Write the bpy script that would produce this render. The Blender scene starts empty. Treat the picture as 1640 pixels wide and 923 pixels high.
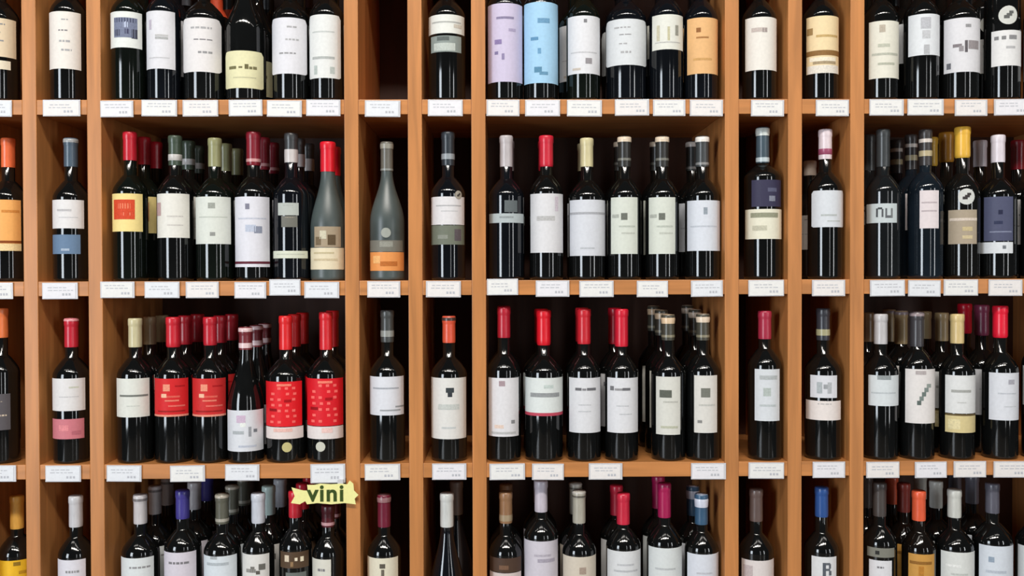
import bpy, bmesh, math, random
from mathutils import Vector, Matrix, Euler

sc = bpy.context.scene
COL = sc.collection
rnd = random.Random(7)

# ------------------------------------------------------------------ camera
F_PX, W_PX, H_PX = 1500.0, 1640.0, 923.0
cam_d = bpy.data.cameras.new('camera')
cam_d.sensor_width = 36.0
cam_d.lens = F_PX / W_PX * 36.0
cam_d.clip_start = 0.05
cam = bpy.data.objects.new('camera', cam_d)
COL.objects.link(cam)
cam.location = (0.0, -2.0, 1.45)
cam.rotation_euler = Euler((math.radians(90 - 0.75), math.radians(0.16), math.radians(-0.5)), 'XYZ')
sc.camera = cam
CAM_M = Matrix.Translation(cam.location) @ cam.rotation_euler.to_matrix().to_4x4()
CAM_I = CAM_M.inverted()

# ------------------------------------------------------------------ light
world = bpy.data.worlds.new('shop_ambient')
sc.world = world
world.use_nodes = True
bg = world.node_tree.nodes['Background']
bg.inputs['Color'].default_value = (0.92, 0.96, 1.0, 1)
bg.inputs['Strength'].default_value = 0.04


def area(name, loc, target, sx, sy, watts, col):
    l = bpy.data.lights.new(name, 'AREA')
    l.shape = 'RECTANGLE'
    l.size, l.size_y = sx, sy
    l.energy = watts
    l.color = col
    o = bpy.data.objects.new(name, l)
    COL.objects.link(o)
    o.location = loc
    d = Vector(target) - Vector(loc)
    o.rotation_euler = d.to_track_quat('-Z', 'Y').to_euler()
    return o


# high ceiling lamps over the aisle, in front of the rack
for xx, pw in ((-1.9, 26.0), (-0.6, 82.0), (0.6, 82.0), (1.9, 26.0)):
    area('high_ceiling_lamp', (xx, -3.6, 5.0), (xx * 0.6, 0.0, 1.3), 0.95, 0.30, pw, (1.0, 0.94, 0.86))
for xx in (-1.6, 0.0, 1.6):
    area('ceiling_tube_light', (xx, -1.5, 3.3), (xx, -0.9, 0.0), 1.25, 0.12, 2.5, (1.0, 0.95, 0.88))
# tall shop windows in the wall across the aisle
area('shop_window_light', (-4.1, -4.8, 1.6), (0.0, 0.0, 1.4), 1.5, 2.9, 165.0, (0.84, 0.92, 1.0))
area('shop_window_light', (4.6, -4.8, 1.6), (0.0, 0.0, 1.4), 0.40, 2.9, 46.0, (0.96, 0.98, 1.0))
area('shop_window_light', (1.9, -5.6, 1.6), (0.0, 0.0, 1.4), 0.25, 2.9, 15.0, (0.96, 0.98, 1.0))

sc.view_settings.view_transform = 'Standard'
sc.view_settings.look = 'None'
sc.view_settings.gamma = 1.0
sc.view_settings.use_curve_mapping = False
sc.view_settings.exposure = 0.1


# ------------------------------------------------------------------ pixel <-> place
def at(px, py, Y):
    """point of the plane y = Y that the photograph shows at the pixel"""
    d = CAM_M.to_3x3() @ Vector(((px - W_PX / 2) / F_PX, -(py - H_PX / 2) / F_PX, -1.0))
    o = cam.location
    return o + d * ((Y - o.y) / d.y)


def project(p):
    q = CAM_I @ Vector(p)
    return (W_PX / 2 + F_PX * q.x / -q.z, H_PX / 2 - F_PX * q.y / -q.z)


# ------------------------------------------------------------------ materials
def lin(c):
    return tuple((v / 255 / 12.92) if v / 255 <= 0.04045 else ((v / 255 + 0.055) / 1.055) ** 2.4 for v in c)


_mats = {}


def _new(name):
    m = bpy.data.materials.new(name)
    m.use_nodes = True
    nt = m.node_tree
    return m, nt, nt.nodes['Principled BSDF']


def _mottle(nt, b, col, amount, scale, detail=3.0, stretch=(1, 1, 1), lo=0.35, hi=0.65):
    """colour varied a little by noise"""
    tc = nt.nodes.new('ShaderNodeTexCoord')
    mp = nt.nodes.new('ShaderNodeMapping')
    mp.inputs['Scale'].default_value = stretch
    nz = nt.nodes.new('ShaderNodeTexNoise')
    nz.inputs['Scale'].default_value = scale
    nz.inputs['Detail'].default_value = detail
    rp = nt.nodes.new('ShaderNodeValToRGB')
    rp.color_ramp.elements[0].position = lo
    rp.color_ramp.elements[1].position = hi
    rp.color_ramp.elements[0].color = tuple(v * (1 - amount) for v in col) + (1,)
    rp.color_ramp.elements[1].color = tuple(min(1, v * (1 + amount * 0.5)) for v in col) + (1,)
    nt.links.new(tc.outputs['Object'], mp.inputs['Vector'])
    nt.links.new(mp.outputs['Vector'], nz.inputs['Vector'])
    nt.links.new(nz.outputs['Fac'], rp.inputs['Fac'])
    nt.links.new(rp.outputs['Color'], b.inputs['Base Color'])
    return nz


def paper(c):
    k = ('paper', c)
    if k not in _mats:
        m, nt, b = _new('label_paper')
        _mottle(nt, b, lin(c), 0.035, 160.0)
        b.inputs['Roughness'].default_value = 0.55
        b.inputs['Specular IOR Level'].default_value = 0.3
        _mats[k] = m
    return _mats[k]


def ink(c):
    k = ('ink', c)
    if k not in _mats:
        m, nt, b = _new('print_ink')
        _mottle(nt, b, lin(c), 0.12, 300.0)
        b.inputs['Roughness'].default_value = 0.6
        b.inputs['Specular IOR Level'].default_value = 0.2
        _mats[k] = m
    return _mats[k]


def foil(c):
    k = ('foil', c)
    if k not in _mats:
        m, nt, b = _new('capsule_foil')
        nz = _mottle(nt, b, lin(c), 0.12, 120.0, stretch=(1, 1, 0.25))
        b.inputs['Metallic'].default_value = 0.0
        b.inputs['Roughness'].default_value = 0.3
        b.inputs['Specular IOR Level'].default_value = 0.6
        bp = nt.nodes.new('ShaderNodeBump')
        bp.inputs['Strength'].default_value = 0.08
        bp.inputs['Distance'].default_value = 0.001
        nt.links.new(nz.outputs['Fac'], bp.inputs['Height'])
        nt.links.new(bp.outputs['Normal'], b.inputs['Normal'])
        _mats[k] = m
    return _mats[k]


def glass(c, rough=0.07):
    k = ('glass', c, rough)
    if k not in _mats:
        m, nt, b = _new('bottle_glass')
        nz = _mottle(nt, b, lin(c), 0.25, 14.0)
        b.inputs['Roughness'].default_value = rough
        b.inputs['IOR'].default_value = 1.52
        b.inputs['Specular IOR Level'].default_value = 0.62 if rough < 0.2 else 0.55
        _mats[k] = m
    return _mats[k]


def wood(name, c, stretch, rough=0.42):
    m, nt, b = _new(name)
    col = lin(c)
    tc = nt.nodes.new('ShaderNodeTexCoord')
    mp = nt.nodes.new('ShaderNodeMapping')
    mp.inputs['Scale'].default_value = stretch
    n1 = nt.nodes.new('ShaderNodeTexNoise')
    n1.inputs['Scale'].default_value = 9.0
    n1.inputs['Detail'].default_value = 6.0
    n1.inputs['Distortion'].default_value = 0.6
    rp = nt.nodes.new('ShaderNodeValToRGB')
    e = rp.color_ramp.elements
    e[0].position, e[1].position = 0.32, 0.68
    e[0].color = tuple(v * 0.78 for v in col) + (1,)
    e[1].color = tuple(min(1, v * 1.10) for v in col) + (1,)
    nt.links.new(tc.outputs['Object'], mp.inputs['Vector'])
    nt.links.new(mp.outputs['Vector'], n1.inputs['Vector'])
    nt.links.new(n1.outputs['Fac'], rp.inputs['Fac'])
    nt.links.new(rp.outputs['Color'], b.inputs['Base Color'])
    b.inputs['Roughness'].default_value = rough
    bp = nt.nodes.new('ShaderNodeBump')
    bp.inputs['Strength'].default_value = 0.04
    bp.inputs['Distance'].default_value = 0.002
    nt.links.new(n1.outputs['Fac'], bp.inputs['Height'])
    nt.links.new(bp.outputs['Normal'], b.inputs['Normal'])
    return m


def plain(name, c, rough=0.5, metal=0.0):
    k = (name, c)
    if k not in _mats:
        m, nt, b = _new(name)
        _mottle(nt, b, lin(c), 0.08, 25.0)
        b.inputs['Roughness'].default_value = rough
        b.inputs['Metallic'].default_value = metal
        _mats[k] = m
    return _mats[k]


WOOD_V = wood('upright_wood', (197, 131, 74), (6, 6, 0.35))
WOOD_H = wood('shelf_wood', (197, 131, 74), (0.35, 6, 6))
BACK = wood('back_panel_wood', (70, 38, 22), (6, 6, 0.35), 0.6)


# ------------------------------------------------------------------ mesh helpers
def link(o, parent=None):
    COL.objects.link(o)
    if parent is not None:
        o.parent = parent
    return o


def tag(o, label=None, cat=None, group=None, kind=None):
    if label: o['label'] = label
    if cat: o['category'] = cat
    if group: o['group'] = group
    if kind: o['kind'] = kind
    return o


def empty(name, loc):
    o = bpy.data.objects.new(name, None)
    o.empty_display_size = 0.02
    o.location = loc
    return link(o)


def mesh(name, verts, faces, mat, parent=None, smooth=True):
    me = bpy.data.meshes.new(name)
    me.from_pydata(verts, [], faces)
    me.materials.append(mat)
    if smooth:
        for p in me.polygons:
            p.use_smooth = True
    me.update()
    return link(bpy.data.objects.new(name, me), parent)


def box(name, x0, x1, y0, y1, z0, z1, mat, parent=None, bev=0.0, origin=(0, 0, 0)):
    bm = bmesh.new()
    ox, oy, oz = origin
    vs = [bm.verts.new((x - ox, y - oy, z - oz)) for x in (x0, x1) for y in (y0, y1) for z in (z0, z1)]
    for f in ((0, 1, 3, 2), (4, 6, 7, 5), (0, 4, 5, 1), (2, 3, 7, 6), (0, 2, 6, 4), (1, 5, 7, 3)):
        bm.faces.new([vs[i] for i in f])
    bmesh.ops.recalc_face_normals(bm, faces=bm.faces)
    if bev:
        bmesh.ops.bevel(bm, geom=list(bm.edges), offset=bev, segments=2, affect='EDGES', profile=0.6)
    me = bpy.data.meshes.new(name)
    bm.to_mesh(me)
    bm.free()
    me.materials.append(mat)
    return link(bpy.data.objects.new(name, me), parent)


SEG = 36


def lathe(prof, seg=SEG, cap0=True, cap1=True):
    vs, fs = [], []
    n = len(prof)
    for i in range(seg):
        a = 2 * math.pi * i / seg
        for r, z in prof:
            vs.append((r * math.sin(a), -r * math.cos(a), z))
    for i in range(seg):
        j = (i + 1) % seg
        for k in range(n - 1):
            fs.append((i * n + k, j * n + k, j * n + k + 1, i * n + k + 1))
    if cap0: fs.append(tuple(i * n for i in reversed(range(seg))))
    if cap1: fs.append(tuple(i * n + n - 1 for i in range(seg)))
    return vs, fs


def radius_at(prof, z):
    for (r0, z0), (r1, z1) in zip(prof, prof[1:]):
        if z0 <= z <= z1 and z1 > z0:
            return r0 + (r1 - r0) * (z - z0) / (z1 - z0)
    return prof[-1][0]


def patch(prof, a0, a1, z0, z1, off, vs, fs, rounded=0.0):
    """a piece of paper that follows the bottle's surface between two angles and two heights (with a thin edge)"""
    na = max(2, int(abs(a1 - a0) / 0.16) + 1)
    nz = max(1, int((z1 - z0) / 0.02))
    base = len(vs)
    for i in range(na + 1):
        u = i / na
        cut = 0.0
        if rounded:
            w = min(u, 1 - u) * abs(a1 - a0) * 0.036
            if w < rounded:
                cut = rounded - math.sqrt(max(0, rounded ** 2 - (rounded - w) ** 2))
        for k in range(nz + 1):
            z = (z0 + cut * 0.4) + (z1 - z0 - cut * 1.4) * k / nz
            a = a0 + (a1 - a0) * u
            r = radius_at(prof, z) + off
            vs.append((r * math.sin(a), -r * math.cos(a), z))
    m = nz + 1
    for i in range(na):
        for k in range(nz):
            fs.append((base + i * m + k, base + (i + 1) * m + k, base + (i + 1) * m + k + 1, base + i * m + k + 1))


# ------------------------------------------------------------------ the rack: sizes taken from the photograph
DEPTH = 0.36
TOPS = [159.0, 449.0, 741.5]                      # shelf-top edges in the photo at mid width
zs = [at(820, y, 0).z for y in TOPS]
TH = 0.0315
PITCH = (zs[0] - zs[2]) / 2
SHELF_Z = [zs[0] + PITCH, zs[0], zs[1], zs[2], zs[2] - PITCH, zs[2] - 2 * PITCH + 0.02]
DIV_PX = [-56, 49.5, 153, 564, 665.5, 767, 1172, 1273.0, 1372.5, 1775]
DIV_X = [at(p, 461, 0).x for p in DIV_PX]
DW = 0.0300
RACK_TOP = SHELF_Z[0] + 0.05

floor = box('floor', -3.2, 3.2, -5.2, 0.5, -0.05, 0.0, plain('floor_tile', (112, 104, 96), 0.4))
tag(floor, kind='structure')
wall = box('wall_back', -3.2, 3.2, DEPTH + 0.03, DEPTH + 0.13, 0.0, 3.1, plain('wall_plaster', (215, 210, 200), 0.8))
tag(wall, kind='structure')

rack = empty('wine_rack', (0, 0, 0))
tag(rack, 'orange-brown wooden wine rack of wide and narrow bays filling the picture', 'shelving')
for x in DIV_X:
    box('upright', x - DW / 2, x + DW / 2, 0, DEPTH, 0.0, RACK_TOP, WOOD_V, rack, 0.0012)
for a, b in zip(DIV_X, DIV_X[1:]):
    x0, x1 = a + DW / 2 + 0.0002, b - DW / 2 - 0.0002
    for z in SHELF_Z:
        box('shelf_board', x0, x1, 0.0008, DEPTH - 0.012, z - TH, z, WOOD_H, rack, 0.0012)
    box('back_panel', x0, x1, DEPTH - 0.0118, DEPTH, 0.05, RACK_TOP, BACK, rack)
box('plinth', DIV_X[0] + DW / 2 + .0005, DIV_X[-1] - DW / 2 - .0005, 0.03, 0.05, 0.0, 0.12, WOOD_H, rack)

# ------------------------------------------------------------------ bottles
ROWS = ['top row', 'second row', 'third row', 'bottom row']
BAYS = {'edge': 'narrow bay cut by left edge', 'n1': 'narrow bay left of left wide bay',
        'L': 'left wide bay', 'n2': 'narrow bay right of left wide bay',
        'n3': 'narrow bay left of middle wide bay', 'M': 'middle wide bay',
        'n4': 'narrow bay right of middle wide bay', 'n5': 'narrow bay left of right wide bay', 'R': 'right wide bay'}
ORD = ['first', 'second', 'third', 'fourth', 'fifth', 'sixth', 'seventh']
count = {}
placed = []
G_DARK, G_GREEN, G_BLUE, G_BROWN = (14, 15, 15), (13, 18, 14), (13, 16, 21), (19, 14, 11)


def profile(kind, R, H, zsh, rn, capbot):
    p = [(0.0, 0.004), (R * 0.5, 0.003), (R - 0.006, 0.0), (R - 0.002, 0.0012), (R - 0.0004, 0.004), (R, 0.008)]
    if kind == 'bordeaux':
        zn = min(zsh + 0.034 + 0.006, capbot - 0.004)
        p += [(R, zsh * 0.5), (R, zsh)]
        for i in range(1, 13):
            t = i / 12
            # round shoulder that turns into the neck
            s = 0.5 - 0.5 * math.cos(math.pi * t)
            z = zsh + (zn - zsh) * t
            q = (1 - t ** 2.3) ** 0.75 if t < 1 else 0
            p.append((rn + (R - rn) * (0.55 * q + 0.45 * (1 - s)), z))
    else:
        zn = capbot - 0.002
        p += [(R, zsh * 0.5), (R, zsh)]
        for i in range(1, 15):
            t = i / 14
            s = (1 - t) ** 2 * (1 + 2 * t)
            p.append((rn + (R - rn) * s, zsh + (zn - zsh) * t))
    if H - 0.02 > zn: p.append((rn * 0.97, max(zn + 0.002, H - 0.022)))
    p += [(rn * 0.97, H - 0.015), (rn * 1.02, H - 0.013), (rn * 1.02, H - 0.004), (rn * 0.9, H - 0.001), (0.0, H - 0.001)]
    return p


def autoprint(n, dark):
    out = []
    y = 0.1 + rnd.random() * 0.1
    for i in range(n):
        w = 0.2 + rnd.random() * 0.45
        h = 0.018 + rnd.random() * 0.03
        c = rnd.choice(((150, 150, 152), (172, 172, 174), (128, 126, 130))) if not dark else (205, 190, 170)
        x = 0.5 - w / 2 + rnd.uniform(-0.08, 0.08)
        # a line of print is a run of short word-like dashes
        while w > 0.03:
            d = min(w, rnd.uniform(0.05, 0.16))
            out.append((x, x + d, y, y + h, c))
            x += d + 0.03
            w -= d + 0.03
        y += (0.8 / max(1, n)) * rnd.uniform(0.75, 1.1)
        if y > 0.93: break
    return out


def copy_tree(o, parent=None):
    c = o.copy()
    COL.objects.link(c)
    c.parent = parent
    for ch in list(o.children):
        copy_tree(ch, c)
    return c


def B(row, bay, top, bot, cap, labels, short, x=None, R=None, kind='bordeaux', g=G_DARK, rough=0.07,
      bands=(), back=None, bcap=None, bname=None, bdx=0.0, push=0.0, rn=None, capw=None, sh=None, medal=None, capname='', bdz=0.0, bwrap=None, bsc=1.0):
    """one front bottle of the photo; lengths are photo pixels"""
    big = max(labels, key=lambda l: l[1] - l[0]) if labels else None
    if x is None:                                 # a label faces the aisle, the axis lies deeper
        x = (big[0] + big[1]) / 2
        x += (820 - x) * 0.009
    if R is None: R = max(26.5, (big[1] - big[0]) / 2 + 0.8 if big else 27)
    r = R / 750.0 * 1.03
    zb = SHELF_Z[row + 1]
    yc = 0.005 + r + push
    c = at(x, 461, yc)
    xw = at(x, TOPS[min(row, 2)] - 100, yc).x
    for dx in DIV_X:                              # keep clear of the uprights
        m = DW / 2 + r + 0.0016
        if abs(xw - dx) < m: xw = dx + math.copysign(m, xw - dx)
    base = Vector((xw, yc, zb + 0.0002))
    if top is None:
        H, capbot = 0.312, 0.312 - 0.062
    else:
        H = at(x, top, yc).z - zb
        capbot = at(x, bot, yc).z - zb
    depth = yc - cam.location.y
    pxm = F_PX / depth
    va = math.atan2(cam.location.x - xw, depth)   # where the camera stands, seen from the bottle
    rpx = r * pxm / math.cos(va)
    xc = project((xw, yc, zb + 0.15))[0]
    rn_m = (rn or 9.6) / 750.0 * 1.04
    lz = []
    for l in labels:
        yf = yc - r
        lz.append((at(x, l[3], yf).z - zb, at(x, l[2], yf).z - zb))
    if sh: zsh = at(x, sh, yc).z - zb
    elif kind == 'bordeaux':
        zsh = max([0.575 * H] + [z1 + 0.003 for z0, z1 in lz if z1 < 0.68 * H])
        zsh = min(zsh, capbot - 0.045)
    else:
        zsh = 0.40 * H
    prof = profile(kind, r, H, zsh, rn_m, capbot)
    root = empty('wine_bottle', base)
    v, f = lathe(prof, cap0=False, cap1=False)
    mesh('glass_body', v, f, glass(g, rough), root)
    # capsule: slips over the neck, with the lip bead showing through
    if cap is not None:
        k = rn_m + 0.0009
        cr = max(k, (capw or 0) / 2 / 750 * 1.04)
        rr = [(radius_at(prof, capbot) + 0.0007, capbot), (max(cr, radius_at(prof, capbot + .004) + .0007), capbot + 0.004), (cr, capbot + 0.012), (cr * 0.985, H - 0.019),
              (cr * 1.0, H - 0.0165), (cr * 1.05, H - 0.014), (cr * 1.05, H - 0.0035), (cr * 0.99, H - 0.0008), (cr * 0.9, H), (0.0, H + 0.0002)]
        v, f = lathe(rr, 28, False, False)
        co = mesh('capsule', v, f, foil(cap), root)
        for (y0, y1, bc) in bands:
            z0, z1 = at(x, y1, yc - cr).z - zb, at(x, y0, yc - cr).z - zb
            z1 = min(z1, H - 0.0002)
            q = [(radius_at(rr, z0) + 0.0005, z0), (radius_at(rr, (z0 + z1) / 2) + 0.0006, (z0 + z1) / 2), (radius_at(rr, z1) + 0.0005, z1)]
            if z1 > H - 0.003: q += [(0.0, H + 0.0008)]
            v, f = lathe(q, 28, False, False)
            mesh('capsule_band', v, f, foil(bc), co)  # coloured foil rings; one red cap's pale top ring is a painted highlight
    for l, (z0, z1) in zip(labels, lz):
        x0, x1, y0, y1, colr = l[:5]
        prints = l[5] if len(l) > 5 else 0
        rnded = l[6] if len(l) > 6 else 0.0
        s0 = max(-0.985, min(0.985, (x0 - xc) / rpx))
        s1 = max(-0.985, min(0.985, (x1 - xc) / rpx))
        a0, a1 = va + math.asin(s0), va + math.asin(s1)
        z0 = max(z0, 0.006)
        v, f = [], []
        patch(prof, a0, a1, z0, z1, 0.0005, v, f, rnded)
        lo = mesh('paper_label', v, f, paper(colr), root)
        if isinstance(prints, int):
            prints = autoprint(prints, sum(colr) < 330)
        by = {}
        for q in prints: by.setdefault(q[4], []).append(q)
        for pc, qs in by.items():
            v, f = [], []
            for (fx0, fx1, fy0, fy1, _) in qs:
                b0 = va + math.asin(max(-.985, min(.985, s0 + (s1 - s0) * fx0)))
                b1 = va + math.asin(max(-.985, min(.985, s0 + (s1 - s0) * fx1)))
                patch(prof, b0, b1, z1 + (z0 - z1) * fy1, z1 + (z0 - z1) * fy0, 0.0008, v, f)
            mesh('print', v, f, ink(pc), lo)
    if medal:
        for (mx, my, mr, mc, inner) in medal:
            a = va + math.asin(max(-.95, min(.95, (mx - xc) / rpx)))
            zc = at(x, my, yc - r).z - zb
            rm = mr / 750
            v, f = [], []
            for ring in range(3):
                for i in range(20):
                    t = 2 * math.pi * i / 20
                    rr_ = rm * ring / 2
                    z = zc + rr_ * math.sin(t)
                    rad = radius_at(prof, z) + 0.0009
                    aa = a + rr_ * math.cos(t) / rad
                    v.append((rad * math.sin(aa), -rad * math.cos(aa), z))
            for ring in range(2):
                for i in range(20):
                    j = (i + 1) % 20
                    f.append((ring * 20 + i, ring * 20 + j, (ring + 1) * 20 + j, (ring + 1) * 20 + i))
            mo = mesh('round_seal', v, f, paper(mc), root)
            if inner:
                v, f = [], []
                for (u0, u1, w0, w1) in ((-.45, .1, -.35, .0), (.05, .5, .15, .45), (-.2, .35, -.1, .2)):
                    patch(prof, a + u0 * rm / r, a + u1 * rm / r, zc + w0 * rm, zc + w1 * rm, 0.0013, v, f)
                mesh('print', v, f, ink(inner), mo)
    n = count.get((row, bay), 0)
    count[(row, bay)] = n + 1
    wide = bay in 'LMR'
    lab = '%s, %s, %s' % (short, ROWS[row], (ORD[n] + ' in ' + BAYS[bay]) if wide else BAYS[bay])
    tag(root, lab, 'wine bottle', 'wine bottles at the front of the shelves')
    placed.append((row, bay, n, xw, yc, r))
    # bottles filed behind it
    if back is None:
        back = (2 if abs(x - 820) > 330 else 1) if wide else 0
    for i in range(back):
        c_ = copy_tree(root)
        dy = (i + 1) * (2 * r + 0.004)
        if yc + dy + r > DEPTH - 0.014: 
            dy = DEPTH - 0.014 - r - yc
        sp = 0.0 if not wide else rnd.uniform(-0.0025, 0.0025)
        c_.location = base + Vector((sp + bdx * (i + 1) / 750, dy, bdz))
        c_.scale.z = bsc ** (i + 1)
        cn = capname
        if bcap and i == 0 or (bcap and bcap[0] == 'all'):
            colr = bcap[1] if bcap[0] == 'all' else bcap
            for ch in c_.children:
                if ch.name.startswith('capsule'):
                    ch.data = ch.data.copy()
                    ch.data.materials[0] = foil(colr)
            cn = bname or cn
        if bwrap:
            v, f = [], []
            patch(prof, va - 1.4, va + 1.4, at(x, bwrap[1], yc + dy).z - zb, at(x, bwrap[0], yc + dy).z - zb, 0.0009, v, f)
            mesh('paper_wrap', v, f, paper(bwrap[2]), c_)
            cn = 'orange-red wrapped'
        where = 'directly behind' if i == 0 else 'two places behind'
        who = ('%s front bottle, %s, %s' % (ORD[n], ROWS[row], BAYS[bay])) if wide else ('front bottle, %s, %s' % (ROWS[row], BAYS[bay]))
        tag(c_, ((cn + ' ') if cn else '') + 'bottle ' + where + ' ' + who, 'wine bottle', 'wine bottles filed behind the front ones')
    return root


WH, WW, WB, WG = (226, 225, 226), (232, 227, 220), (216, 221, 228), (218, 222, 214)
DK = (36, 38, 40)
K = (60, 60, 62)
# ---- top row (caps lie above the picture)
B(0, 'edge', None, None, (120, 30, 36), [(-30, 25, 28, 90, (230, 212, 182), 3), (-30, 16, 96, 110, (234, 224, 200))], 'beige-labelled dark bottle', x=-3)
B(0, 'n1', None, None, (40, 40, 46), [(77, 129, 18, 110, WW, 4)], 'warm white tall-labelled bottle')
B(0, 'L', None, None, (150, 30, 40), [(174, 227, 18, 76, (226, 230, 226), [(.12, .85, .17, .72, (120, 128, 152)), (.14, .8, .18, .30, (74, 80, 104)), (.14, .3, .5, .68, (80, 84, 104)), (.45, .6, .48, .62, (70, 72, 100)), (.66, .85, .48, .74, (66, 68, 84)), (.4, .55, .28, .44, (190, 200, 224))])], 'bottle with blue picture label', R=26.3, g=G_GREEN)
B(0, 'L', None, None, (160, 160, 165), [(235, 280, 17, 110, (221, 221, 226), [(.3, .75, .41, .44, (190, 190, 190)), (.3, .75, .45, .49, (172, 174, 174)), (.1, .18, .15, .32, (190, 182, 196)), (.1, .8, .8, .82, (200, 200, 204))])], 'bottle with narrow pale grey label', R=25.6, g=G_BLUE)
B(0, 'L', None, None, (50, 50, 50), [(292, 354, 28, 115, (225, 222, 222), 3, .012)], 'broad bottle with round-cornered white label', bwrap=(-60, 30, (214, 78, 44)))
B(0, 'L', None, None, (30, 30, 34), [(359, 421, 81, 141, (226, 222, 180), [(.1, .28, .41, .49, (120, 116, 80)), (.34, .44, .42, .47, (128, 122, 88)), (.5, .6, .36, .49, (110, 104, 70)), (.62, .7, .42, .49, (120, 114, 80)), (.72, .82, .41, .49, (124, 118, 84)), (.2, .8, .7, .73, (200, 196, 160))], .008)], 'sloping bottle with low cream-yellow label', kind='burgundy', sh=52, push=-0.001, R=31, rn=11)
B(0, 'L', None, None, (60, 20, 24), [(434, 491, 28, 118, (222, 222, 228), 3, .010)], 'bottle with large white label', R=28.6)
B(0, 'L', None, None, (40, 40, 44), [(496, 545, 23, 125, (224, 226, 224), [(.1, .8, .26, .28, (196, 200, 198)), (.1, .8, .66, .70, (176, 180, 178)), (.15, .25, .8, .94, (180, 190, 186)), (.65, .8, .82, .93, (184, 192, 188))], .008)], 'bottle with tallest white label', R=26.5)
B(0, 'n3', None, None, (36, 38, 40), [(687, 743, 23, 53, (226, 228, 222), [(.1, .9, .36, .44, (178, 180, 176)), (.7, .92, .5, .7, (204, 198, 186))]), (691, 738, 57, 83, (140, 150, 146), [(.1, .8, .45, .92, (190, 198, 192)), (.2, .6, .05, .3, (96, 104, 102))])], 'bottle with white band and grey-green strip')
B(0, 'M', None, None, (196, 188, 214), [(782, 836, 5, 131, (202, 193, 218), [(.25, .75, .17, .20, (138, 130, 160)), (.2, .4, .46, .52, (140, 124, 170)), (.2, .3, .61, .65, (130, 120, 160)), (.4, .48, .64, .72, (142, 132, 168)), (.6, .8, .32, .36, (170, 160, 190))])], 'bottle wrapped in lilac paper')
B(0, 'M', None, None, (150, 190, 222), [(840, 893, 3, 133, (163, 205, 234), [(.4, .75, .2, .26, (110, 156, 190)), (.2, .42, .43, .47, (96, 146, 184)), (.4, .5, .57, .64, (112, 160, 196)), (.3, .52, .8, .87, (92, 140, 170)), (.45, .7, .86, .9, (104, 150, 180))])], 'bottle wrapped in sky-blue paper')
B(0, 'M', None, None, DK, [(910, 960, 25, 118, (221, 222, 226), [(.5, .6, .06, .12, (130, 130, 134)), (.1, .9, .62, .64, (196, 196, 200)), (.55, .75, .73, .83, (150, 146, 150)), (.15, .4, .9, .94, (200, 190, 180))])], 'bottle with pale label and grey stamp', g=G_GREEN, bdx=-12)
B(0, 'M', None, None, DK, [(971, 1037, 30, 104, (214, 218, 221), 4, .012)], 'wide bottle with rounded silver-white label', g=G_BLUE, R=32)
B(0, 'M', None, None, DK, [(1045, 1093, 23, 79, (222, 223, 214), [(.15, .25, .3, .75, (200, 196, 172)), (.5, .58, .35, .75, (196, 192, 160)), (.75, .85, .3, .6, (150, 150, 140)), (.1, .9, .78, .81, (190, 190, 186))])], 'bottle with short ivory label', g=G_BLUE)
B(0, 'M', None, None, (60, 40, 30), [(1101, 1149, 28, 118, (228, 180, 124), [(.3, .45, .18, .26, (150, 100, 56)), (.3, .7, .34, .37, (170, 120, 70)), (.2, .8, .72, .76, (206, 160, 100))])], 'bottle with orange-tan label', g=G_BLUE)
B(0, 'n4', None, None, (40, 36, 36), [(1194, 1245, 27, 112, (230, 226, 218), [(.2, .7, .2, .28, (196, 184, 178)), (.55, .7, .21, .29, (160, 150, 146))])], 'bottle with plain ivory label')
B(0, 'n5', None, None, (70, 40, 24), [(1292, 1345, 25, 117, (234, 212, 168), [(.0, 1, .60, .69, (140, 104, 60)), (.02, .2, .2, .32, (160, 130, 84)), (.3, .95, .33, .37, (196, 166, 110)), (.1, .9, .72, .79, (238, 228, 206)), (.2, .9, .79, .84, (168, 150, 120)), (.02, .98, .86, 1, (228, 222, 210))])], 'bottle with tan banded label')
B(0, 'R', None, None, DK, [(1392, 1440, 33, 125, (224, 222, 208), [(.35, .55, .07, .2, (186, 176, 160)), (.3, .7, .4, .46, (190, 192, 176)), (.1, .95, .56, .6, (184, 186, 172)), (.3, .85, .73, .77, (180, 182, 166))])], 'bottle with cream-green tall label')
B(0, 'R', None, None, DK, [(1455, 1508, 22, 88, (220, 224, 228), [(.4, .72, .08, .36, (186, 188, 194)), (.45, .7, .4, .6, (194, 196, 200)), (.5, .68, .75, .98, (180, 182, 186))])], 'bottle with half-height bluish label', R=26.5)
B(0, 'R', None, None, DK, [(1512, 1573, 28, 115, (218, 218, 222), [(.25, .5, .48, .54, (130, 124, 128)), (.42, .55, .52, .62, (150, 146, 150)), (.58, .66, .42, .64, (96, 92, 96)), (.68, .95, .42, .58, (150, 144, 146)), (.6, .75, .12, .18, (150, 150, 152)), (.08, .2, .82, .93, (110, 112, 120))])], 'bottle with dark scrawl on white label', R=30)
B(0, 'R', None, None, DK, [(1588, 1636, 48, 105, (224, 224, 224), [(.1, .25, .16, .26, (130, 130, 132)), (.35, .5, .16, .26, (130, 130, 132)), (.6, .85, .14, .26, (140, 140, 142)), (.5, .8, .45, .52, (180, 180, 182))])], 'bottle with round white emblem above label', medal=[(1615, 24, 15, (206, 208, 202), (96, 98, 96))], sh=4)
B(0, 'R', None, None, DK, [(1640, 1690, 40, 125, (214, 216, 216), 3)], 'bottle half cut by the right edge', x=1669, back=0)

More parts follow.
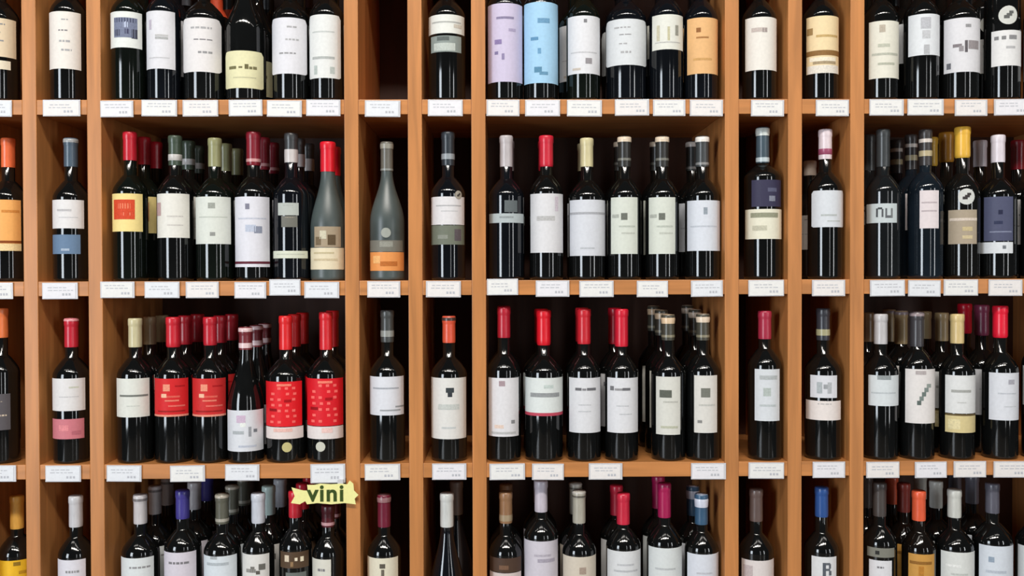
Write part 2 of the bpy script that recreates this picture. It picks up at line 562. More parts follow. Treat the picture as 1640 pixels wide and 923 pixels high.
# ---- second row
B(1, 'edge', 222, 269, (235, 112, 66), [(-22, 33, 320, 402, (242, 176, 100), [(0, 1, .80, .85, (140, 74, 30)), (0, 1, .86, 1, (240, 214, 160)), (.4, .95, .2, .25, (214, 140, 66))])], 'orange-capped bottle with orange label', x=14, push=0.02, capname='orange-capped')
B(1, 'n1', 222, 268, (74, 92, 108), [(82, 134, 320, 366, (228, 226, 226), [(.15, .6, .33, .40, (190, 188, 190)), (.2, .8, .6, .63, (205, 204, 206))]), (82, 128, 376, 407, (104, 130, 160), [(.3, .6, .72, .84, (170, 186, 206))])], 'slate-capped bottle with white and blue labels', bands=[(222, 228, (160, 164, 166))], capname='slate-capped')
B(1, 'L', 212, 258, (196, 30, 48), [(179, 228, 310, 371, (242, 220, 146), [(.06, .74, .16, .68, (214, 76, 46)), (.2, .6, .26, .4, (232, 130, 96)), (.3, .66, .5, .58, (236, 140, 110))])], 'red-capped bottle with yellow label', R=26.5, capname='red-capped', g=G_GREEN)
B(1, 'L', 218, 266, (66, 80, 66), [(250, 303, 310, 381, (228, 226, 218), [(.0, .12, .2, .5, (190, 160, 160)), (.3, .8, .5, .53, (206, 202, 196)), (.3, .8, .7, .73, (206, 202, 196))])], 'green-capped white-collared bottle', bands=[(247, 266, (214, 210, 206))], capname='white-collared')
B(1, 'L', 222, 268, (150, 150, 108), [(312, 369, 315, 391, WG, [(.35, .55, .13, .25, (160, 164, 156)), (.1, .9, .42, .44, (192, 198, 188)), (.4, .55, .75, .83, (150, 152, 148))])], 'olive-capped bottle with pale green label', capname='olive-capped', g=G_GREEN)
B(1, 'L', 212, 266, (132, 26, 42), [(375, 431, 315, 428, (222, 222, 230), [(.3, .42, .1, .18, (130, 130, 146)), (.1, .9, .3, .32, (196, 200, 214)), (.3, .6, .4, .5, (190, 198, 216)), (.55, .78, .42, .52, (140, 146, 164)), (0, 1, .92, .955, (100, 40, 54))])], 'maroon-capped bottle with tall white label', bands=[(254, 259, (206, 150, 150))], capname='maroon-capped', capw=22)
B(1, 'L', 214, 262, (60, 62, 64), [(446, 478, 325, 345, (182, 188, 182), 1), (451, 476, 346, 364, (112, 112, 104), 1), (437, 492, 402, 414, (216, 220, 202), [(.1, .9, .4, .5, (190, 194, 178))])], 'bottle with thin cream band near base', x=467, bands=[(239, 260, (206, 200, 198))], capname='white-collared', g=G_BLUE)
B(1, 'L', 228, 276, (222, 24, 44), [(504, 545, 363, 396, (166, 150, 126), [(.2, .45, .2, .6, (206, 200, 176)), (.5, .8, .4, .9, (96, 80, 58)), (.05, .25, .5, .9, (120, 104, 80))]), (496, 550, 397, 432, (228, 216, 186), [(.1, .7, .2, .28, (200, 186, 150)), (.1, .8, .5, .6, (206, 190, 156))])], 'dusty grey-green red-capped sloping bottle', kind='burgundy', g=(74, 84, 83), rough=0.36, rn=11, sh=366, capname='red-capped', R=27.5)
B(1, 'n2', 228, 275, (104, 102, 94), [(592, 644, 385, 403, (120, 118, 108), [(.3, .7, .1, .6, (150, 150, 140))]), (593, 646, 404, 434, (232, 152, 84), [(.3, .8, .5, .75, (190, 110, 50)), (.1, .3, .2, .6, (244, 186, 120))])], 'dusty sloping bottle with low orange label', x=620, kind='burgundy', g=(72, 82, 81), rough=0.36, rn=9, sh=358, bands=[(230, 238, (150, 148, 136)), (270, 273, (140, 144, 140))], medal=[(618, 373, 8, (160, 164, 156), None)])
B(1, 'n3', 212, 266, (44, 52, 60), [(691, 743, 315, 360, (222, 220, 222), [(.15, .9, .3, .34, (176, 176, 178)), (.3, .8, .5, .53, (200, 200, 202))]), (691, 743, 361, 392, (112, 118, 104), [(.2, .5, .5, .7, (140, 144, 134)), (.7, .9, .2, .8, (96, 88, 92))])], 'bottle with white-over-olive label', bands=[(246, 255, (150, 158, 164))], medal=[(734, 312, 7, (166, 160, 148), (70, 66, 60))], g=G_BLUE)
B(1, 'M', 218, 268, (190, 184, 186), [(784, 838, 342, 357, (178, 188, 190), [(.3, .7, .3, .5, (150, 158, 160))]), (808, 828, 321, 340, (96, 104, 106), 0)], 'bottle with thin silver belt label', bdx=3, g=G_BLUE, capname='grey-capped')
B(1, 'M', 218, 268, (208, 38, 58), [(850, 901, 310, 405, (218, 218, 221), [(.2, .75, .38, .46, (188, 188, 188)), (.75, .85, .05, .3, (206, 196, 206))])], 'red-capped bottle with plain pale label', capname='red-capped', capw=22)
B(1, 'M', 222, 268, (212, 202, 158), [(913, 969, 320, 410, (211, 214, 221), [(0, 1, .22, .26, (170, 172, 178)), (.3, .7, .85, .88, (186, 190, 196))])], 'cream-capped bottle with wide grey label', capname='cream-capped', capw=20)
for xx, nm in ((1000, 'dark-capped bottle with grey emblem'), (1060.5, 'twin dark-capped bottle with grey emblem')):
    B(1, 'M', 219, 268, (48, 48, 46), [(xx - 21, xx + 20.5, 316, 407, (212, 217, 207), [(.38, .62, .28, .40, (110, 114, 106)), (.05, .3, .3, .36, (176, 180, 172)), (.3, .9, .5, .53, (186, 192, 182)), (.4, .9, .62, .65, (192, 196, 186))])], nm, x=xx, bands=[(219, 227, (226, 208, 184)), (253, 257, (120, 120, 112))], capname='cream-topped')
B(1, 'M', 219, 268, (66, 70, 72), [(1101, 1154, 321, 402, (214, 219, 228), [(.5, .62, .14, .28, (150, 160, 170)), (.1, .9, .5, .53, (192, 198, 208))])], 'white-topped bottle with bluish label', bands=[(219, 227, (232, 228, 222)), (260, 264, (140, 140, 140))], bdx=-6, capname='white-topped')
B(1, 'n4', 205, 262, (66, 84, 96), [(1204, 1250, 288, 331, (54, 52, 78), [(.55, .85, .3, .45, (90, 92, 116)), (.6, .8, .6, .8, (130, 134, 150))]), (1194, 1251, 335, 383, (228, 226, 206), [(.15, .9, .12, .28, (150, 152, 130)), (.2, .6, .55, .72, (196, 194, 174))])], 'white-topped bottle with indigo and cream labels', x=1222, bands=[(205, 217, (214, 222, 218)), (252, 259, (190, 204, 210))], sh=286)
B(1, 'n5', 208, 256, (228, 214, 220), [(1300, 1352, 305, 364, (213, 218, 224), [(.3, .8, .65, .7, (184, 190, 190)), (.5, .9, .82, .85, (186, 192, 190))], .006)], 'bottle with white and pink cap', bands=[(238, 256, (168, 84, 116))], capname='pale-capped')
B(1, 'n5', 258, 282, (196, 186, 176), [(1275, 1320, 345, 400, (206, 204, 200), 2)], 'short white-topped bottle behind', x=1297, R=25, push=0.086)
B(1, 'R', 208, 268, (58, 62, 64), [(1388, 1436, 326, 357, (196, 206, 208), [(.32, .38, .25, .7, (70, 74, 78)), (.38, .52, .2, .3, (70, 74, 78)), (.5, .56, .28, .7, (90, 94, 98)), (.62, .68, .25, .75, (100, 104, 108)), (.68, .8, .62, .75, (100, 104, 108)), (.8, .86, .25, .75, (120, 124, 126))])], 'dark-capped bottle with short lettered label', x=1414, g=(24, 27, 29), R=26.5, capname='dark-capped')
B(1, 'R', 208, 266, (60, 56, 56), [(1473, 1503, 305, 366, (224, 214, 216), [(.1, .9, .3, .34, (190, 178, 182)), (.1, .9, .52, .56, (190, 178, 182))])], 'bottle with off-centre pinkish strip label', x=1482, g=(22, 30, 38), bands=[(222, 228, (216, 206, 198)), (241, 250, (190, 176, 140))], rn=9, capname='cream-banded')
B(1, 'R', 204, 254, (238, 186, 68), [(1519, 1564, 336, 391, (170, 156, 136), [(.05, 1, .24, .32, (214, 200, 186)), (.5, .85, .5, .62, (198, 182, 140)), (.5, .85, .75, .85, (204, 188, 150))])], 'gold-capped bottle with taupe label', x=1541, capw=23, medal=[(1548, 315, 13, (206, 208, 204), (60, 56, 56))], capname='gold-capped', bcap=(190, 130, 40), g=(18, 18, 17))
B(1, 'R', 217, 261, (226, 218, 226), [(1576, 1622, 315, 386, (78, 82, 108), [(.5, .65, .3, .4, (40, 44, 70)), (.2, .95, .78, .81, (130, 136, 160)), (.35, .65, .55, .62, (50, 56, 84))]), (1568, 1622, 388, 406, (218, 222, 226), [(.7, .8, .3, .6, (120, 124, 130))])], 'white-capped bottle with slate-blue label', x=1598, capname='white-capped')
B(1, 'R', 217, 266, (130, 20, 34), [(1650, 1700, 315, 390, (218, 218, 220), 3)], 'red-capped bottle cut by right edge', x=1664, capname='dark red-capped', back=1, bdx=-3)

# ---- third row
B(2, 'edge', 494, 541, (240, 128, 72), [(-28, 16, 632, 690, (92, 88, 92), 2)], 'orange-capped bottle with charcoal label', x=-3, capname='orange-capped')
B(2, 'n1', 510, 556, (196, 34, 54), [(82, 136, 607, 659, (226, 224, 224), [(.5, .8, .25, .3, (204, 206, 190)), (.2, .8, .55, .58, (206, 204, 206))]), (84, 134, 672, 704, (206, 122, 132), [(.2, .5, .3, .6, (226, 140, 146)), (.6, .9, .6, .8, (190, 108, 120))])], 'red-capped bottle with white and rose labels', capname='red-capped', bands=[(510, 515, (224, 150, 156))])  # pale band at the cap top is a highlight painted into the foil colour
B(2, 'L', 510, 556, (204, 196, 156), [(185, 239, 607, 669, (222, 224, 216), [(.1, .95, .42, .47, (120, 124, 118)), (.3, .7, .7, .72, (200, 204, 196))])], 'cream-capped bottle with struck white label', bcap=(180, 164, 128), bname='tan-capped', capname='cream-capped')
RED = (214, 36, 40)
redp = [(.25, .45, .15, .33, (238, 150, 124)), (.2, .35, .4, .5, (244, 190, 160)), (.35, .75, .45, .5, (226, 96, 84)), (.3, .72, .56, .6, (232, 130, 110)), (.4, .9, .7, .74, (230, 110, 100)), (.1, .9, .84, .88, (160, 30, 30)), (0, 1, .95, 1, (232, 150, 130)), (.6, .9, .18, .22, (180, 24, 30))]
B(2, 'L', 508, 556, (206, 34, 50), [(246, 301, 607, 668, RED, redp)], 'red-labelled bottle beside the cream-capped one', capname='red-capped', capw=22)
B(2, 'L', 508, 553, (190, 30, 46), [(305, 361, 607, 668, (206, 44, 44), redp)], 'red-labelled bottle left of white sloping bottle', R=27.1, capname='red-capped', capw=21, bdx=0)
B(2, 'L', 524, 560, (120, 44, 52), [(359, 421, 658, 724, (218, 221, 227), [(.25, .5, .12, .3, (206, 184, 206)), (.35, .5, .3, .4, (236, 240, 236)), (.15, .45, .5, .58, (176, 182, 186)), (.58, .66, .4, .64, (156, 160, 166)), (.72, .82, .46, .54, (120, 126, 134)), (.3, .8, .85, .9, (190, 196, 210))])], 'short sloping bottle with low white label', kind='burgundy', sh=652, push=-0.004, R=28.1, rn=9.5, bands=[(526, 532, (226, 196, 198)), (550, 558, (228, 200, 202))], capname='pink-banded')
redd = [((.12 + .2 * (i % 4) + .03 * (j % 2)), (.12 + .2 * (i % 4) + .03 * (j % 2)) + .09, .12 + .125 * j, .12 + .125 * j + .055, (250, 110, 104)) for i in range(4) for j in range(7) if (i * 5 + j * 3) % 4] + [(.3, .7, .05, .1, (244, 130, 110)), (.1, .3, .6, .66, (150, 10, 20)), (.5, .7, .4, .46, (168, 12, 22))]
B(2, 'L', 506, 560, (226, 36, 40), [(425, 483, 612, 684, (226, 26, 36), redd), (425, 485, 685, 704, (230, 218, 214), [(.2, .7, .1, .4, (234, 190, 180))])], 'red-patterned bottle right of white sloping one', capname='red-capped', medal=[(459, 717, 8, (196, 186, 130), None)])
B(2, 'L', 500, 560, (214, 36, 46), [(491, 549, 607, 683, (220, 24, 38), redd), (491, 549, 684, 704, (228, 220, 218), [(.4, .7, .1, .5, (236, 200, 194))])], 'red-patterned bottle against the upright', capname='red-capped', medal=[(513, 716, 8, (200, 200, 186), None)])
B(2, 'n2', 497, 548, (66, 70, 70), [(592, 646, 604, 666, (220, 222, 229), [(.1, .85, .28, .32, (168, 172, 180)), (.3, .9, .85, .89, (160, 164, 168)), (.75, 1, .76, .8, (150, 154, 158))])], 'silver-ringed bottle with white label', bands=[(530, 540, (148, 152, 148))])
B(2, 'n3', 506, 549, (222, 88, 60), [(691, 746, 606, 704, (222, 221, 217), [(.42, .65, .16, .24, (60, 66, 70)), (.47, .6, .24, .31, (56, 60, 66)), (.2, .8, .43, .52, (198, 202, 198)), (.3, .7, .8, .83, (196, 200, 200))])], 'orange-capped bottle with dark emblem', bands=[(506, 514, (70, 52, 48))])
B(2, 'M', 492, 541, (184, 30, 50), [(783, 830, 606, 700, (222, 221, 224), [(.35, .55, .05, .14, (170, 150, 156)), (.75, .87, .72, .78, (140, 140, 142)), (.2, .5, .8, .86, (226, 204, 190)), (.1, .9, .92, .96, (190, 190, 190))])], 'bottle with tall label and corner mark', capname='red-capped', capw=20)
B(2, 'M', 497, 553, (224, 22, 40), [(841, 902, 606, 662, (220, 226, 224), [(.15, .9, .43, .55, (150, 154, 156)), (.5, .75, .2, .3, (196, 208, 204))]), (841, 902, 662, 667, (190, 70, 90), 0)], 'broad red-capped bottle with pink-edged label', capname='red-capped', capw=22, R=30)
B(2, 'M', 495, 551, (204, 34, 48), [(912, 961, 606, 694, (219, 220, 224), [(.2, .4, .18, .23, (110, 110, 114)), (.42, .55, .19, .23, (140, 140, 144)), (.57, .85, .18, .23, (110, 110, 114)), (.3, .7, .48, .5, (196, 198, 202)), (.3, .7, .6, .62, (196, 198, 202))])], 'red-capped bottle with dark word', capname='red-capped', capw=21)
B(2, 'M', 495, 555, (214, 30, 54), [(973, 1021, 606, 694, (220, 221, 225), [(.1, .22, .15, .23, (120, 120, 124)), (.25, .5, .19, .23, (150, 150, 152)), (.5, .75, .18, .23, (110, 110, 114)), (.3, .7, .5, .52, (196, 198, 202)), (.4, .8, .65, .67, (196, 198, 202))])], 'red-capped twin label bottle beside cream-topped ones', capname='red-capped', capw=21, bdx=-3)
B(2, 'M', 504, 545, (74, 72, 62), [(1051, 1089, 604, 697, (216, 216, 208), [(.15, .65, .23, .36, (96, 100, 92)), (.3, .9, .42, .45, (190, 190, 182)), (.2, .9, .85, .89, (188, 190, 170))])], 'cream-topped bottle with dark emblem left', x=1070, bands=[(504, 519, (226, 198, 164)), (537, 541, (140, 134, 112))], back=2, bdx=-2, bsc=1.022, capname='cream-topped', bdz=0.0)
B(2, 'M', 503, 545, (74, 72, 62), [(1112, 1148, 602, 694, (218, 216, 210), [(.3, .7, .22, .38, (120, 122, 114)), (.15, .35, .78, .83, (140, 140, 138)), (.2, .9, .5, .53, (196, 196, 190))])], 'cream-topped bottle against the right upright', x=1128, bands=[(503, 517, (226, 208, 186)), (537, 541, (140, 134, 112))], back=2, bdx=-2, bsc=1.022, capname='cream-topped')
B(2, 'n4', 498, 543, (170, 44, 70), [(1209, 1248, 592, 675, (214, 219, 224), [(.2, .9, .12, .2, (180, 186, 188)), (.35, .65, .36, .52, (180, 190, 186)), (.2, .85, .68, .72, (190, 198, 200))])], 'crimson-capped bottle with narrow label', x=1226)
B(2, 'n5', 494, 545, (52, 54, 62), [(1298, 1340, 602, 638, (218, 220, 226), [(.25, .45, .3, .8, (176, 184, 188)), (.5, .65, .4, .6, (160, 164, 168)), (.65, .8, .3, .8, (180, 184, 188))]), (1291, 1346, 643, 674, (230, 222, 218), 1)], 'bottle with two stacked white labels', x=1318, bands=[(528, 538, (170, 166, 130))])
B(2, 'R', 503, 551, (198, 196, 198), [(1391, 1440, 602, 651, (214, 221, 224), [(.3, .75, .0, .14, (150, 158, 160)), (.1, .9, .55, .6, (192, 200, 204))])], 'silver-capped bottle with short bluish label', bcap=(128, 100, 72), bname='brown-capped', capname='silver-capped')
B(2, 'R', 500, 555, (64, 62, 66), [(1450, 1498, 592, 679, (226, 222, 220), [(.40, .54, .58, .66, (96, 108, 104)), (.48, .62, .5, .58, (124, 136, 132)), (.56, .7, .42, .5, (110, 122, 118)), (.64, .78, .34, .42, (128, 140, 136)), (.72, .86, .27, .34, (150, 160, 154)), (.35, .7, .03, .1, (180, 172, 172))])], 'bottle with feather drawing on label', bands=[(500, 507, (150, 136, 140))], bcap=('all', (176, 152, 112)), bname='tan-capped')
B(2, 'R', 503, 550, (218, 194, 136), [(1514, 1564, 602, 663, (222, 224, 224), [(.2, .85, .38, .45, (168, 170, 166)), (.4, .7, .7, .73, (200, 202, 200))]), (1514, 1564, 664, 667, (100, 84, 50), 0), (1514, 1564, 667, 694, (214, 198, 146), [(.1, .5, .2, .8, (226, 214, 168))])], 'cream-capped bottle with gold-footed label', bcap=('all', (176, 152, 112)), bname='tan-capped', capname='cream-capped')
B(2, 'R', 490, 541, (232, 24, 54), [(1584, 1633, 598, 674, (218, 221, 228), [(.65, .85, .14, .24, (170, 170, 180)), (.3, .9, .42, .45, (196, 200, 208)), (.5, .9, .7, .72, (200, 204, 210))])], 'bright red-capped bottle with white label', capw=22, bcap=(130, 50, 80), bname='plum-capped', capname='red-capped')
B(2, 'R', 494, 545, (60, 30, 34), [(1638, 1690, 588, 652, (196, 198, 196), 2)], 'bottle with grey label cut by right edge', x=1666, back=0)

# ---- bottom row
B(3, 'edge', 794, 846, (238, 182, 84), [(-4, 52, 899, 985, (242, 192, 44), [(.45, .65, .03, .1, (150, 120, 40)), (.6, .95, .2, .26, (200, 150, 40))])], 'yellow-capped yellow-labelled bottle', x=25, push=0.05)
B(3, 'n1', 794, 843, (202, 202, 206), [(91, 137, 898, 985, (222, 220, 228), 3)], 'silver-capped bottle with white label', x=120)
B(3, 'L', 792, 838, (200, 196, 198), [(190, 246, 895, 985, (220, 225, 226), 3)], 'grey-capped bottle with white label', bands=[(800, 804, (120, 116, 118))], capname='white-capped')
B(3, 'L', 785, 830, (66, 60, 140), [(259, 314, 886, 985, (214, 208, 218), 2)], 'indigo-capped bottle with lilac-grey label', capname='indigo-capped', bcap=(160, 156, 160), bname='grey-capped', capw=21)
B(3, 'L', 791, 838, (96, 96, 84), [(322, 379, 892, 985, (216, 224, 230), [(.1, .75, .11, .16, (180, 188, 194)), (.2, .4, .0, .05, (170, 176, 180)), (.2, .8, .5, .53, (190, 196, 200))])], 'olive-grey-capped bottle with bluish label', R=28.4, bands=[(791, 799, (176, 168, 154)), (832, 837, (170, 166, 154))], capname='olive-grey-capped')
B(3, 'L', 790, 837, (202, 206, 216), [(385, 431, 889, 985, (222, 220, 216), [(.3, .45, .2, .3, (120, 118, 112)), (.6, .85, .16, .26, (110, 108, 102)), (.5, .65, .27, .33, (96, 92, 86)), (.15, .5, .24, .3, (150, 148, 144))])], 'silver-capped bottle with scribbled label', x=412.5, capw=21, bcap=(176, 196, 192), bname='pale green-capped', capname='silver-capped', bdx=5, R=24.6)
B(3, 'L', 786, 828, (204, 34, 52), [(450, 494, 885, 911, (86, 66, 48), [(.15, .3, .2, .6, (220, 204, 180)), (.5, .6, .35, .55, (240, 226, 200)), (.7, .82, .3, .6, (236, 224, 196)), (.35, .45, .6, .9, (150, 120, 86))]), (458, 490, 918, 985, (110, 116, 112), 2)], 'red-capped bottle with brown ornate label', x=472, R=25.5, capname='red-capped')
B(3, 'L', 809, 843, (84, 26, 36), [(497, 530, 897, 985, (218, 216, 204), 2)], 'maroon-capped bottle half behind yellow sign', x=524.5, R=24.8, bands=[(838, 843, (196, 150, 156))], capname='maroon-capped')
B(3, 'n2', 792, 843, (112, 28, 52), [(588, 637, 895, 985, (224, 218, 196), [(.4, .58, .1, .18, (96, 90, 80)), (.45, .55, .2, .34, (110, 104, 92)), (.2, .8, .5, .53, (190, 184, 164))])], 'burgundy-capped bottle with cream label', bands=[(792, 806, (150, 108, 112))])
B(3, 'n3', 790, 843, (206, 210, 208), [(690, 740, 958, 1000, (210, 210, 206), 1)], 'silver-capped sloping bottle showing no label', kind='burgundy', sh=940, x=715, capw=21, rn=9.8, g=G_BLUE, back=1, bcap=(120, 118, 118), bname='grey-capped', bdx=13, bsc=1.03)
B(3, 'M', 788, 837, (150, 112, 80), [(785, 834, 895, 918, (78, 58, 46), [(.3, .6, .5, .8, (120, 90, 70))]), (785, 834, 919, 985, (214, 200, 196), 2)], 'brown-capped bottle with dark brown label', bands=[(826, 836, (164, 146, 118))], capname='brown-capped')
B(3, 'M', 770, 819, (202, 194, 206), [(840, 893, 868, 985, (208, 203, 213), [(.3, .8, .18, .21, (184, 178, 190)), (.4, .9, .24, .29, (170, 164, 178)), (.2, .8, .5, .52, (190, 186, 196))])], 'lilac-capped bottle with tall lilac-white label', capname='lilac-capped')
B(3, 'M', 786, 837, (176, 172, 158), [(902, 954, 893, 985, (210, 200, 184), [(.5, .7, .18, .3, (170, 152, 138)), (.2, .5, .4, .44, (180, 168, 150))])], 'beige-capped bottle with beige label', bands=[(786, 792, (190, 186, 178)), (795, 798, (96, 92, 84))], capname='beige-capped')
B(3, 'M', 790, 839, (206, 40, 66), [(973, 1026, 884, 985, (220, 222, 224), [(.3, .8, .2, .23, (196, 198, 202)), (.2, .9, .3, .33, (190, 192, 196))])], 'rose red-capped bottle with white label', bdx=-4, capname='red-capped', capw=20)
B(3, 'M', 774, 828, (170, 28, 84), [(1039, 1093, 879, 985, (216, 221, 221), [(.2, .8, .3, .33, (190, 194, 196))])], 'magenta-capped bottle with white label', capname='magenta-capped', capw=20)
B(3, 'M', 791, 839, (58, 92, 122), [(1101, 1151, 889, 985, (216, 220, 229), [(.3, .8, .3, .33, (196, 198, 206))])], 'blue and white-capped bottle', bands=[(791, 814, (210, 216, 232))], capname='blue and white-capped', bdx=-4)
B(3, 'n4', 783, 834, (100, 84, 80), [(1188, 1241, 899, 985, (222, 214, 212), [(.05, .35, .1, .4, (196, 184, 184)), (.2, .4, .6, .7, (170, 160, 160))])], 'taupe-capped bottle with pinkish label')
B(3, 'n5', 780, 827, (44, 84, 150), [(1300, 1339, 893, 985, (222, 224, 226), [(.45, .58, .1, .34, (90, 96, 104)), (.58, .75, .1, .14, (100, 106, 112)), (.7, .78, .12, .2, (96, 100, 108)), (.58, .75, .2, .24, (100, 106, 112)), (.7, .8, .24, .32, (96, 100, 108))])], 'blue-capped bottle with lettered label', x=1316, capw=20)
B(3, 'R', 773, 826, (76, 70, 68), [(1389, 1432, 879, 894, (128, 128, 118), [(.3, .45, .3, .7, (50, 50, 48))]), (1392, 1428, 899, 985, (222, 222, 226), 2)], 'dark-capped bottle with grey strip above label', x=1409, capname='dark-capped')
B(3, 'R', 786, 833, (232, 98, 62), [(1455, 1496, 889, 985, (206, 152, 74), [(.05, .9, .12, .17, (150, 104, 46)), (.4, .6, .2, .9, (190, 130, 54))])], 'orange-capped bottle with golden label', x=1472, R=25.6, bcap=(150, 60, 52), bname='dim red-capped', capname='orange-capped', bdx=0, g=G_BROWN)
B(3, 'R', 784, 828, (206, 208, 202), [(1507, 1564, 886, 985, (220, 223, 220), [(.15, .6, .2, .24, (236, 238, 236)), (.3, .8, .34, .37, (196, 200, 196))])], 'pale grey-capped bottle with wide white label', capname='grey-capped')
B(3, 'R', 774, 821, (92, 92, 104), [(1568, 1626, 876, 985, (214, 221, 230), [(.28, .45, .16, .24, (150, 166, 184)), (.2, .8, .36, .4, (188, 196, 208))])], 'slate-capped bottle with high bluish label', capname='slate-capped')
B(3, 'R', 780, 826, (60, 60, 62), [(1630, 1688, 879, 985, (218, 222, 224), 3)], 'white-labelled bottle cut by right edge', x=1660, back=0)

# ------------------------------------------------------------------ price tags on the shelf edges
HOLD = plain('tag_holder_plastic', (206, 206, 210), 0.25)
T1 = {'edge': [(-30, 18)], 'n1': [(68, 128)], 'L': [(160, 213), (226, 283), (292, 349), (366, 420), (427, 483), (490, 545)], 'n2': [(584, 641)], 'n3': [(685, 741)],
      'M': [(779, 832), (841, 897), (908, 964), (985, 1040), (1046, 1098), (1105, 1158)], 'n4': [(1203, 1256)], 'n5': [(1307, 1360)], 'R': [(1393, 1448), (1454, 1512), (1530, 1582), (1593, 1652)]}
T2 = {'edge': [(-30, 20)], 'n1': [(67, 124)], 'L': [(160, 215), (231, 287), (297, 350), (375, 426), (431, 481, -4), (487, 543)], 'n2': [(588, 641)], 'n3': [(682, 738)],
      'M': [(780, 830, -3), (858, 912), (928, 983), (1020, 1070), (1107, 1158)], 'n4': [(1199, 1256)], 'n5': [(1301, 1354)], 'R': [(1394, 1450), (1455, 1507), (1512, 1567), (1584, 1638)]}
T3 = {'edge': [(-30, 25)], 'n1': [(72, 129)], 'L': [(170, 226), (272, 328), (360, 415), (497, 553)], 'n2': [(584, 641)], 'n3': [(692, 747)],
      'M': [(784, 841), (852, 903), (943, 997), (1107, 1163)], 'n4': [(1199, 1256)], 'n5': [(1302, 1354)], 'R': [(1388, 1441), (1466, 1517), (1528, 1580), (1592, 1648)]}
for row, T in enumerate((T1, T2, T3)):
    zt = SHELF_Z[row + 1]
    for bay, lst in T.items():
        for i, t in enumerate(lst):
            x0, x1 = at(t[0], TOPS[row] + 14, -0.004).x, at(t[1], TOPS[row] + 14, -0.004).x
            dz = -(t[2] if len(t) > 2 else 0) / 750 + rnd.uniform(-0.0012, 0.0012)
            za, zb_ = zt - 0.0365 + dz, zt - 0.0015 + dz
            if row == 2 and bay == 'L' and i == 3: za -= 0.006
            cx = (x0 + x1) / 2
            e = empty('price_tag', (cx, 0.0, za))
            w = x1 - x0
            tilt = rnd.uniform(-0.012, 0.012)
            e.rotation_euler = (0, tilt, 0)
            h = zb_ - za
            box('tag_holder', -w / 2, w / 2, -0.0028, -0.0002, 0, h, HOLD, e, 0.0005)
            cardc = rnd.choice(((232, 231, 236), (234, 230, 228), (228, 231, 236), (233, 233, 231)))
            mcol = rnd.uniform(0.0018, 0.0035)
            cd_ = box('price_card', -w / 2 + mcol, w / 2 - rnd.uniform(.002, .005), -0.0036, -0.0029, 0.0018, h - 0.0028, paper(cardc), e)
            v, f = [], []
            def flat(u0, u1, s0, s1):
                b = len(v)
                xa, xb = -w / 2 + w * u0, -w / 2 + w * u1
                v.extend([(xa, -0.0038, h * s0), (xb, -0.0038, h * s0), (xb, -0.0038, h * s1), (xa, -0.0038, h * s1)])
                f.append((b, b + 1, b + 2, b + 3))
            ys = rnd.uniform(0.66, 0.74)
            for j in range(2):
                u = rnd.uniform(0.12, 0.2)
                while u < rnd.uniform(0.6, 0.85):
                    d = rnd.uniform(0.06, 0.14)
                    flat(u, u + d, ys - 0.17 * j, ys - 0.17 * j + 0.05)
                    u += d + 0.03
            u = rnd.uniform(0.55, 0.62)
            for j in range(3):
                flat(u + 0.09 * j, u + 0.09 * j + 0.06, 0.22, 0.36)
            mesh('print', v, f, ink((190, 192, 199)), cd_, False)
            if len(lst) > 1:
                lab = 'white price tag, %s from left, on shelf under %s, %s' % (ORD[i], ROWS[row], BAYS[bay])
            else:
                lab = 'white price tag on shelf edge under %s, %s' % (ROWS[row], BAYS[bay])
            tag(e, lab, 'price tag', 'price tags on the shelf edges')

# ------------------------------------------------------------------ yellow paper sign clipped over a price tag
ys_ = -0.010
o = at(520, 792, ys_)
S = empty('shop_sign', o)
tag(S, 'pale yellow jagged paper sign with green lettering clipped to lower shelf', 'sign')
sil = [(467, 781), (478, 784), (486, 786), (493, 786), (492, 777), (503, 777), (513, 775), (530, 776), (545, 775), (556, 776), (560, 770), (566, 775), (567, 786),
       (574, 793), (568, 799), (570, 808), (552, 806), (530, 808), (508, 806), (492, 808), (489, 803), (480, 808), (466, 806), (472, 795)]
pts = [at(a, b, ys_) - o for a, b in sil]
bm = bmesh.new()
fv = [bm.verts.new((q.x, -0.0006, q.z)) for q in pts]
bv = [bm.verts.new((q.x, 0.0006, q.z)) for q in pts]
bm.faces.new(fv)
bm.faces.new(list(reversed(bv)))
for i in range(len(fv)):
    j = (i + 1) % len(fv)
    bm.faces.new((fv[i], bv[i], bv[j], fv[j]))
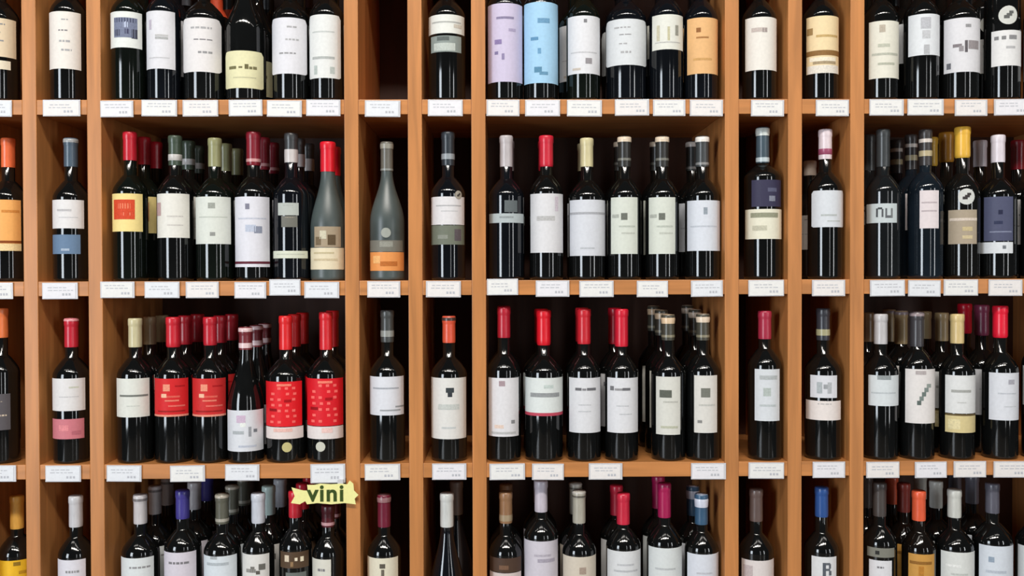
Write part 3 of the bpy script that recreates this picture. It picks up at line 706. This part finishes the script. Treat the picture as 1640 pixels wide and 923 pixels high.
bmesh.ops.recalc_face_normals(bm, faces=bm.faces)
bmesh.ops.triangulate(bm, faces=bm.faces)
me = bpy.data.meshes.new('sign_paper')
bm.to_mesh(me)
bm.free()
me.materials.append(paper((240, 236, 160)))
link(bpy.data.objects.new('sign_paper', me), S)
cu = bpy.data.curves.new('lettering', 'FONT')
cu.body = 'vini'
cu.align_x = 'CENTER'
cu.align_y = 'CENTER'
cu.size = 0.050
cu.extrude = 0.0003
cu.offset = 0.0013
cu.space_character = 1.12
cu.materials.append(ink((58, 78, 30)))
tmp = link(bpy.data.objects.new('lettering_outline', cu))
bpy.context.view_layer.update()
tm = bpy.data.meshes.new_from_object(tmp.evaluated_get(bpy.context.evaluated_depsgraph_get()))
tm.name = 'lettering'
bpy.data.objects.remove(tmp)
bpy.data.curves.remove(cu)
if not tm.materials: tm.materials.append(ink((58, 78, 30)))
lt = link(bpy.data.objects.new('lettering', tm), S)
q = at(522, 792, ys_) - o
lt.location = (q.x, -0.0011, q.z + 0.001)
lt.rotation_euler = (math.radians(90), 0, 0)
q0 = at(545, 772, ys_) - o
box('clip', q0.x - 0.006, q0.x + 0.006, 0.0006, 0.0060, q0.z - 0.016, q0.z + 0.004, HOLD, S, 0.0004)

# ------------------------------------------------------------------ sanity
for o_ in COL.objects:
    l = o_.get('label')
    if l and not 4 <= len(l.replace(',', ' ').split()) <= 16:
        print('LABEL LENGTH', len(l.split()), l)
for i in range(len(placed)):
    for j in range(i):
        a, b = placed[i], placed[j]
        if a[0] == b[0] and math.hypot(a[3] - b[3], a[4] - b[4]) < a[5] + b[5] + 0.0012:
            print('BOTTLES TOUCH', a[:3], b[:3], round((a[5] + b[5] + 0.0012 - math.hypot(a[3] - b[3], a[4] - b[4])) * 1000, 1), 'mm')
for a in placed:
    for x in DIV_X:
        if abs(a[3] - x) < DW / 2 + a[5] + 0.001:
            print('BOTTLE IN UPRIGHT', a[:3], round((DW / 2 + a[5] - abs(a[3] - x)) * 1000, 1), 'mm')
